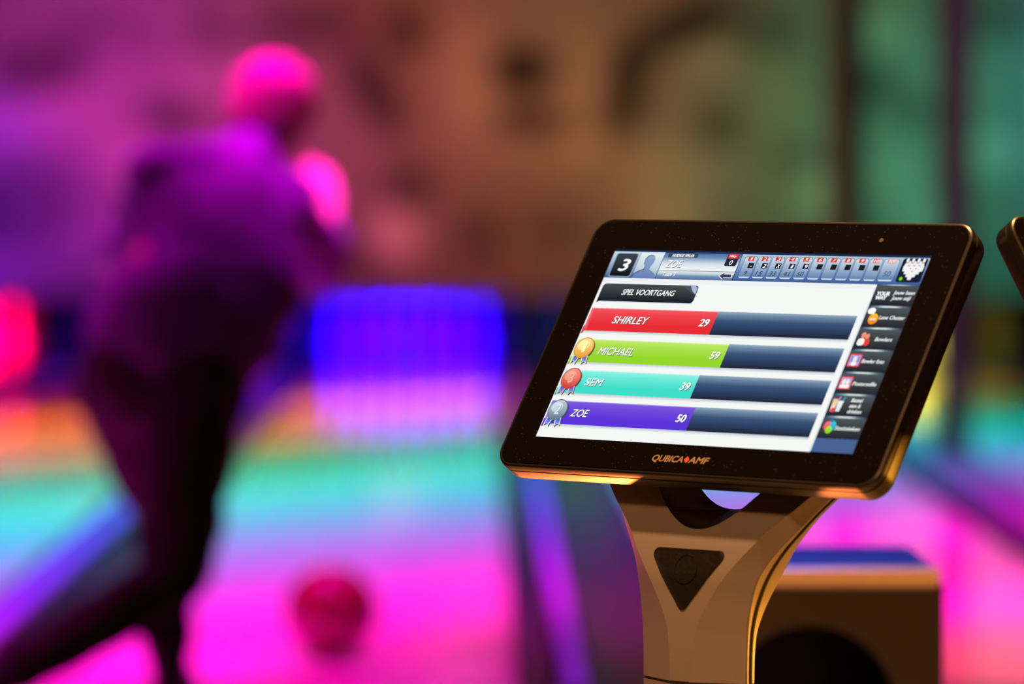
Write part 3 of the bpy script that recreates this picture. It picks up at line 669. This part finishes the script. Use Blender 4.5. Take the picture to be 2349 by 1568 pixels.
def terminal():
    t = empty('scoring_terminal', (.23051438, 4.18934462, 0), -0.72454818)
    tag(t, 'lit black touchscreen scoring terminal on a taupe pedestal showing player scores', 'touchscreen terminal', 'scoring terminals')
    x0, x1, z0, z1 = -9.62 * SU, 9.60 * SU, -5.93 * SU, 6.02 * SU; rad = .021
    bm = bmesh.new()
    prof = ((.0012, .0042), (.0000, .0036), (.0000, .0022), (.0010, .0008), (.0034, .0), (.0078, .0), (.0080, .0014), (.0098, .0014), (.0100, .0002), (.0210, .0004), (.0245, .0016), (.0270, .0060))
    loft(bm, [[TM @ Vector((x, y, z)) for x, z in rrect(x0 + i, z0 + i, x1 - i, z1 - i, rad - i, 10)] for y, i in prof])
    obj('tablet_housing', bm, M_black, t, 25)
    bm = bmesh.new()
    loft(bm, [[TM @ Vector((x, y, z)) for x, z in rrect(x0 + i, z0 + i, x1 - i, z1 - i, rad - i, 10)] for y, i in ((.001, .0044), (-.00022, .0044), (-.00025, .0050))])
    obj('glass_panel', bm, M_glass, t, 25)
    bm = bmesh.new(); lathe(bm, [(.0022, 0), (.0022, .0002), (.0012, .0003)], 16, Matrix.Translation(tp(13.29, -.64, -.0003)) @ Matrix.Rotation(TILT + PI / 2, 4, 'X'))
    obj('camera_lens', bm, mat('lens_glass', (.10, .085, .06), .2), t)
    build_screen(t)
    # maker's lettering under the screen
    def letters(txt, u0, u1, v, h, m, name):
        d = Disp(2); d.text(txt, u0, v, h, (1, 1, 1, 1), width=u1 - u0, bold=.015, shear=.25)
        me = bpy.data.meshes.new(name); me.from_pydata([tuple(p) for p in d.v], [], d.f); return link(name, me, m, t)
    l = letters('QUBICA', 6.42, 7.98, 9.80, .28, M_gold, 'brand_lettering'); letters('AMF', 8.28, 9.22, 9.80, .28, M_gold, 'brand_lettering')
    bm = bmesh.new(); bm.faces.new([bm.verts.new(tp(8.17 + .13 * math.cos(a), 9.66 + .15 * math.sin(a), -.0004)) for a in (0, PI / 2, PI, 3 * PI / 2)][::-1]); obj('brand_diamond', bm, M_redprint, t)
    pedestal(t)
    # bracket behind the tablet joining it to the arms
    bm = bmesh.new(); add_box(bm, (-.075, .026, -.045), (.075, .075, .045), .008); bm.transform(TM); obj('mounting_bracket', bm, M_black, t, 30)
    bm = bmesh.new(); add_box(bm, (-.165, .0265, -.105), (.165, .050, -.040), .004); bm.transform(TM); obj('mounting_rail', bm, M_black, t, 30)
    return t
term = terminal()
def copy_tree(o, parent=None):
    c = o.copy(); COL.objects.link(c)
    if parent is not None: c.parent = parent
    for ch in list(o.children): copy_tree(ch, c)
    return c
t2 = copy_tree(term)
t2.location = (.690, 4.19, .004); t2.rotation_euler = (0, 0, .7245)
t2['label'] = 'second scoring terminal cut off by the right picture edge, only its black corner showing'

# ------------------------------------------------------------------ the bowler
def tubeloft(bm, pts, n=18, cap_ext=True):
    """pts: (x, y, z, rx, ry) ; cross-sections follow the path, rx sideways, ry front-back"""
    P = [Vector(p[:3]) for p in pts]; R = [(p[3], p[4]) for p in pts]; rings = []
    for i, p in enumerate(P):
        a = P[max(0, i - 1)]; b = P[min(len(P) - 1, i + 1)]; d = (b - a).normalized()
        s = Vector((1, 0, 0)) - d * d.x
        if s.length < .2: s = Vector((0, 1, 0)) - d * d.y
        s.normalize(); f = d.cross(s)
        def mk(c, k): return [c + s * R[i][0] * k * math.cos(2 * PI * q / n) + f * R[i][1] * k * math.sin(2 * PI * q / n) for q in range(n)]
        m_ = (R[i][0] + R[i][1]) / 2
        if i == 0 and cap_ext: rings += [mk(p - d * m_ * .75, .25), mk(p - d * m_ * .5, .75)]
        rings.append(mk(p, 1))
        if i == len(P) - 1 and cap_ext: rings += [mk(p + d * m_ * .5, .75), mk(p + d * m_ * .75, .25)]
    loft(bm, rings)
def ball(bm, c, r, rot=None):
    q = bmesh.ops.create_uvsphere(bm, u_segments=24, v_segments=16, radius=1)
    M_ = Matrix.Translation(c) @ (rot.to_matrix().to_4x4() if rot else Matrix()) @ Matrix.Diagonal((r[0], r[1], r[2], 1))
    bmesh.ops.transform(bm, matrix=M_, verts=q['verts'])
def organic(name, bm, m, parent, vox, sm=6, folds=0.0):
    o = obj(name, bm, m, parent, 'all')
    a = o.modifiers.new('fuse', 'REMESH'); a.mode = 'VOXEL'; a.voxel_size = vox; a.use_smooth_shade = True
    b = o.modifiers.new('soften', 'SMOOTH'); b.factor = .5; b.iterations = sm
    if folds:
        tx = bpy.data.textures.new(name + '_folds', 'CLOUDS'); tx.noise_scale = .075; tx.noise_depth = 1
        c = o.modifiers.new('folds', 'DISPLACE'); c.texture = tx; c.strength = folds; c.mid_level = .5; c.texture_coords = 'LOCAL'
    return o

def person():
    ox, oy = -.645, 9.62
    root = empty('person', (ox, oy, 0)); tag(root, 'person in violet shirt and dark trousers bent in a bowling follow-through, seen from behind', 'person')
    V = lambda x, y, z: (x - ox, y - oy, z)
    def path(L): return [V(*p[:3]) + (p[3], p[4] if len(p) > 4 else p[3]) for p in L]
    Lsh, Rsh = (-.680, 9.84, 1.122), (-.432, 10.07, 1.055)
    Lel, Lha = (-.762, 10.00, .978), (-.800, 10.22, .945)
    Rel, Rwr = (-.350, 10.28, .930), (-.352, 10.46, 1.005)
    Lhip, Lkn, Lan = (-.752, 9.68, .690), (-.690, 9.98, .394), (-.652, 9.64, .095)
    Rhip, Rkn, Ran = (-.585, 9.60, .690), (-.618, 9.38, .295), (-.955, 9.15, .112)
    headc = Vector(V(-.460, 10.15, 1.252))
    # --- body: one fused surface
    bm = bmesh.new()
    tubeloft(bm, path([(-.655, 9.65, .74, .15, .105), (-.615, 9.70, .86, .145, .10), (-.575, 9.82, 1.0, .155, .105), (-.545, 9.93, 1.09, .15, .09), (-.515, 10.0, 1.13, .075, .07)]))
    tubeloft(bm, path([(-.530, 9.99, 1.12, .062), (-.490, 10.07, 1.18, .055), (-.470, 10.12, 1.23, .058)]))
    tubeloft(bm, path([Lsh + (.060,), ((Lsh[0] + Lel[0]) / 2, (Lsh[1] + Lel[1]) / 2, (Lsh[2] + Lel[2]) / 2, .047), Lel + (.039,)]))
    tubeloft(bm, path([Lel + (.040,), ((Lel[0] * .6 + Lha[0] * .4), (Lel[1] * .6 + Lha[1] * .4), (Lel[2] * .6 + Lha[2] * .4), .038), Lha + (.027, .022)]))
    tubeloft(bm, path([Rsh + (.062,), ((Rsh[0] + Rel[0]) / 2, (Rsh[1] + Rel[1]) / 2, (Rsh[2] + Rel[2]) / 2, .05), Rel + (.042,)]))
    tubeloft(bm, path([Rel + (.043,), (-.348, 10.36, .96, .041), Rwr + (.030, .026)]))
    for h_, k_, a_ in ((Lhip, Lkn, Lan), (Rhip, Rkn, Ran)):
        m1 = tuple((h_[i] + k_[i]) / 2 for i in range(3)); m2 = tuple(k_[i] * .65 + a_[i] * .35 for i in range(3))
        tubeloft(bm, path([h_ + (.088,), m1 + (.073,), k_ + (.053,)])); tubeloft(bm, path([k_ + (.053,), m2 + (.052,), a_ + (.034,)]))
    tubeloft(bm, path([Lan + (.036,), (-.650, 9.70, .052, .040, .032), (-.645, 9.84, .036, .042, .022)]))
    tubeloft(bm, path([Ran + (.036,), (-1.00, 9.10, .085, .036, .036), (-1.08, 9.14, .045, .040, .024)]))
    # head: skull, jaw, nose, ears, brows, lips
    Q = Euler((math.radians(-14), math.radians(8), math.radians(-8))); HR = Q.to_matrix()
    def H(x, y, z): return headc + HR @ Vector((x, y, z))
    ball(bm, H(0, 0, .015), (.076, .095, .098), Q); ball(bm, H(0, .030, -.055), (.058, .066, .062), Q); ball(bm, H(0, .078, -.098), (.026, .024, .022), Q)
    tubeloft(bm, [tuple(H(0, .088, .018)) + (.009, .009), tuple(H(0, .104, -.012)) + (.012, .011), tuple(H(0, .108, -.028)) + (.016, .011)])
    for s in (-1, 1):
        ball(bm, H(s * .078, -.004, -.012), (.010, .022, .034), Q); ball(bm, H(s * .032, .083, .030), (.024, .012, .008), Q); ball(bm, H(s * .032, .080, .008), (.014, .013, .011), Q)
    ball(bm, H(0, .091, -.058), (.026, .010, .008), Q); ball(bm, H(0, .089, -.070), (.022, .010, .009), Q)
    # hands with five fingers each
    def hand(wr, palm_dir, across, side, curl):
        wr = Vector(V(*wr)); d = Vector(palm_dir).normalized(); a = Vector(across).normalized(); nrm = d.cross(a).normalized() * side
        tubeloft(bm, [tuple(wr) + (.026, .022), tuple(wr + d * .045) + (.042, .018), tuple(wr + d * .088) + (.044, .016)])
        for k, (ln, off) in enumerate(((.070, -.031), (.080, -.011), (.075, .010), (.058, .030))):
            p0 = wr + d * (.088 - .004 * abs(k - 1.2)) + a * off; p1 = p0 + (d * math.cos(curl * .5) + nrm * math.sin(curl * .5)) * ln * .45
            p2 = p1 + (d * math.cos(curl * 1.3) + nrm * math.sin(curl * 1.3)) * ln * .33; p3 = p2 + (d * math.cos(curl * 2) + nrm * math.sin(curl * 2)) * ln * .25
            tubeloft(bm, [tuple(p0) + (.0095, .0095), tuple(p1) + (.009, .009), tuple(p2) + (.0085, .0085), tuple(p3) + (.007, .007)], 10)
        p0 = wr + d * .028 - a * .032; p1 = p0 + (d * .6 - a * .75 + nrm * .2).normalized() * .040; p2 = p1 + (d * .9 - a * .25 + nrm * .3).normalized() * .032
        tubeloft(bm, [tuple(p0) + (.014, .014), tuple(p1) + (.0105, .0105), tuple(p2) + (.009, .009)], 10)
    hand(Rwr, (-.10, .15, 1), (1, .25, .05), 1, .35)
    hand(Lha, (0, .75, -.6), (-.6, .2, .4), 1, .45)
    organic('body', bm, M_skin, root, .006, 4)
    # --- clothes
    bm = bmesh.new()
    tubeloft(bm, path([(-.661, 9.645, .728, .192, .140), (-.628, 9.66, .80, .200, .140), (-.548, 9.73, .89, .188, .130), (-.572, 9.82, 1.0, .190, .128), (-.545, 9.93, 1.085, .165, .105), (-.515, 10.0, 1.14, .085, .080), (-.497, 10.045, 1.172, .066, .066)]))
    tubeloft(bm, path([(-.60, 9.88, 1.105, .085), Lsh + (.080,), ((Lsh[0] + Lel[0]) / 2, (Lsh[1] + Lel[1]) / 2, (Lsh[2] + Lel[2]) / 2, .066), Lel + (.058,)]))
    tubeloft(bm, path([(-.49, 10.0, 1.07, .09), Rsh + (.082,), ((Rsh[0] + Rel[0]) / 2, (Rsh[1] + Rel[1]) / 2, (Rsh[2] + Rel[2]) / 2, .072), Rel + (.064,)]))
    tubeloft(bm, path([Rel + (.064,), (-.348, 10.36, .96, .056), Rwr + (.043,)]))
    tubeloft(bm, path([Lel + (.058,), ((Lel[0] * .5 + Lha[0] * .5), (Lel[1] * .5 + Lha[1] * .5), (Lel[2] * .5 + Lha[2] * .5), .050), Lha + (.040,)]))
    tubeloft(bm, path([Rsh + (.080,), (-.50, 9.99, 1.085, .095), (-.58, 9.90, 1.105, .100), (-.64, 9.86, 1.110, .092), Lsh + (.084,)]))
    for c_, r_ in (((-.645, 9.83, 1.055), .098), ((-.695, 9.88, .985), .078), (Lsh, .082), (Rsh, .086), (Lel, .060), (Rel, .066)): ball(bm, V(*c_), (r_, r_, r_))
    sh = organic('shirt', bm, M_shirt, root, .009, 14, .026)
    bm = bmesh.new()
    tubeloft(bm, path([(-.66, 9.645, .80, .160, .120), (-.665, 9.645, .72, .172, .128), (-.665, 9.64, .66, .155, .115)]))
    for h_, k_, a_ in ((Lhip, Lkn, Lan), (Rhip, Rkn, Ran)):
        m1 = tuple((h_[i] + k_[i]) / 2 for i in range(3)); m2 = tuple(k_[i] * .6 + a_[i] * .4 for i in range(3)); e = tuple(k_[i] * .06 + a_[i] * .94 for i in range(3))
        tubeloft(bm, path([h_ + (.112,), m1 + (.094,), k_ + (.069,)])); tubeloft(bm, path([k_ + (.067,), m2 + (.063,), e + (.052,)]))
    organic('trousers', bm, M_trous, root, .009, 5, .024)
    for (a_, toe, heel) in ((Lan, (-.645, 9.86, .038), (-.655, 9.575, .045)), (Ran, (-1.10, 9.15, .045), (-.975, 9.03, .125))):
        bm = bmesh.new(); mid = tuple((toe[i] + heel[i]) / 2 for i in range(3))
        tubeloft(bm, path([heel + (.036, .036), mid + (.046, .040), toe + (.045, .026)])); tubeloft(bm, path([a_ + (.044,), tuple(a_[i] * .5 + mid[i] * .5 for i in range(3)) + (.046,)]))
        s_ = organic('shoe', bm, M_shoe, root, .007, 4)
        bm = bmesh.new(); dz = .030
        tubeloft(bm, path([(heel[0], heel[1], heel[2] - dz, .036, .010), (mid[0], mid[1], mid[2] - dz - .004, .044, .010), (toe[0], toe[1], toe[2] - .022, .044, .010)]))
        organic('sole', bm, M_sole, s_, .005, 3)
    # --- hair
    bm = bmesh.new()
    ball(bm, H(0, -.012, .032), (.101, .110, .106), Q); ball(bm, H(0, -.042, -.012), (.092, .078, .090), Q)
    bmesh.ops.delete(bm, geom=[v for v in bm.verts if ((HR.inverted() @ (v.co - headc)).y > .055 and (HR.inverted() @ (v.co - headc)).z < .055)], context='VERTS')
    bmesh.ops.holes_fill(bm, edges=bm.edges[:], sides=0)
    organic('hair', bm, M_hair, root, .006, 14)
person()
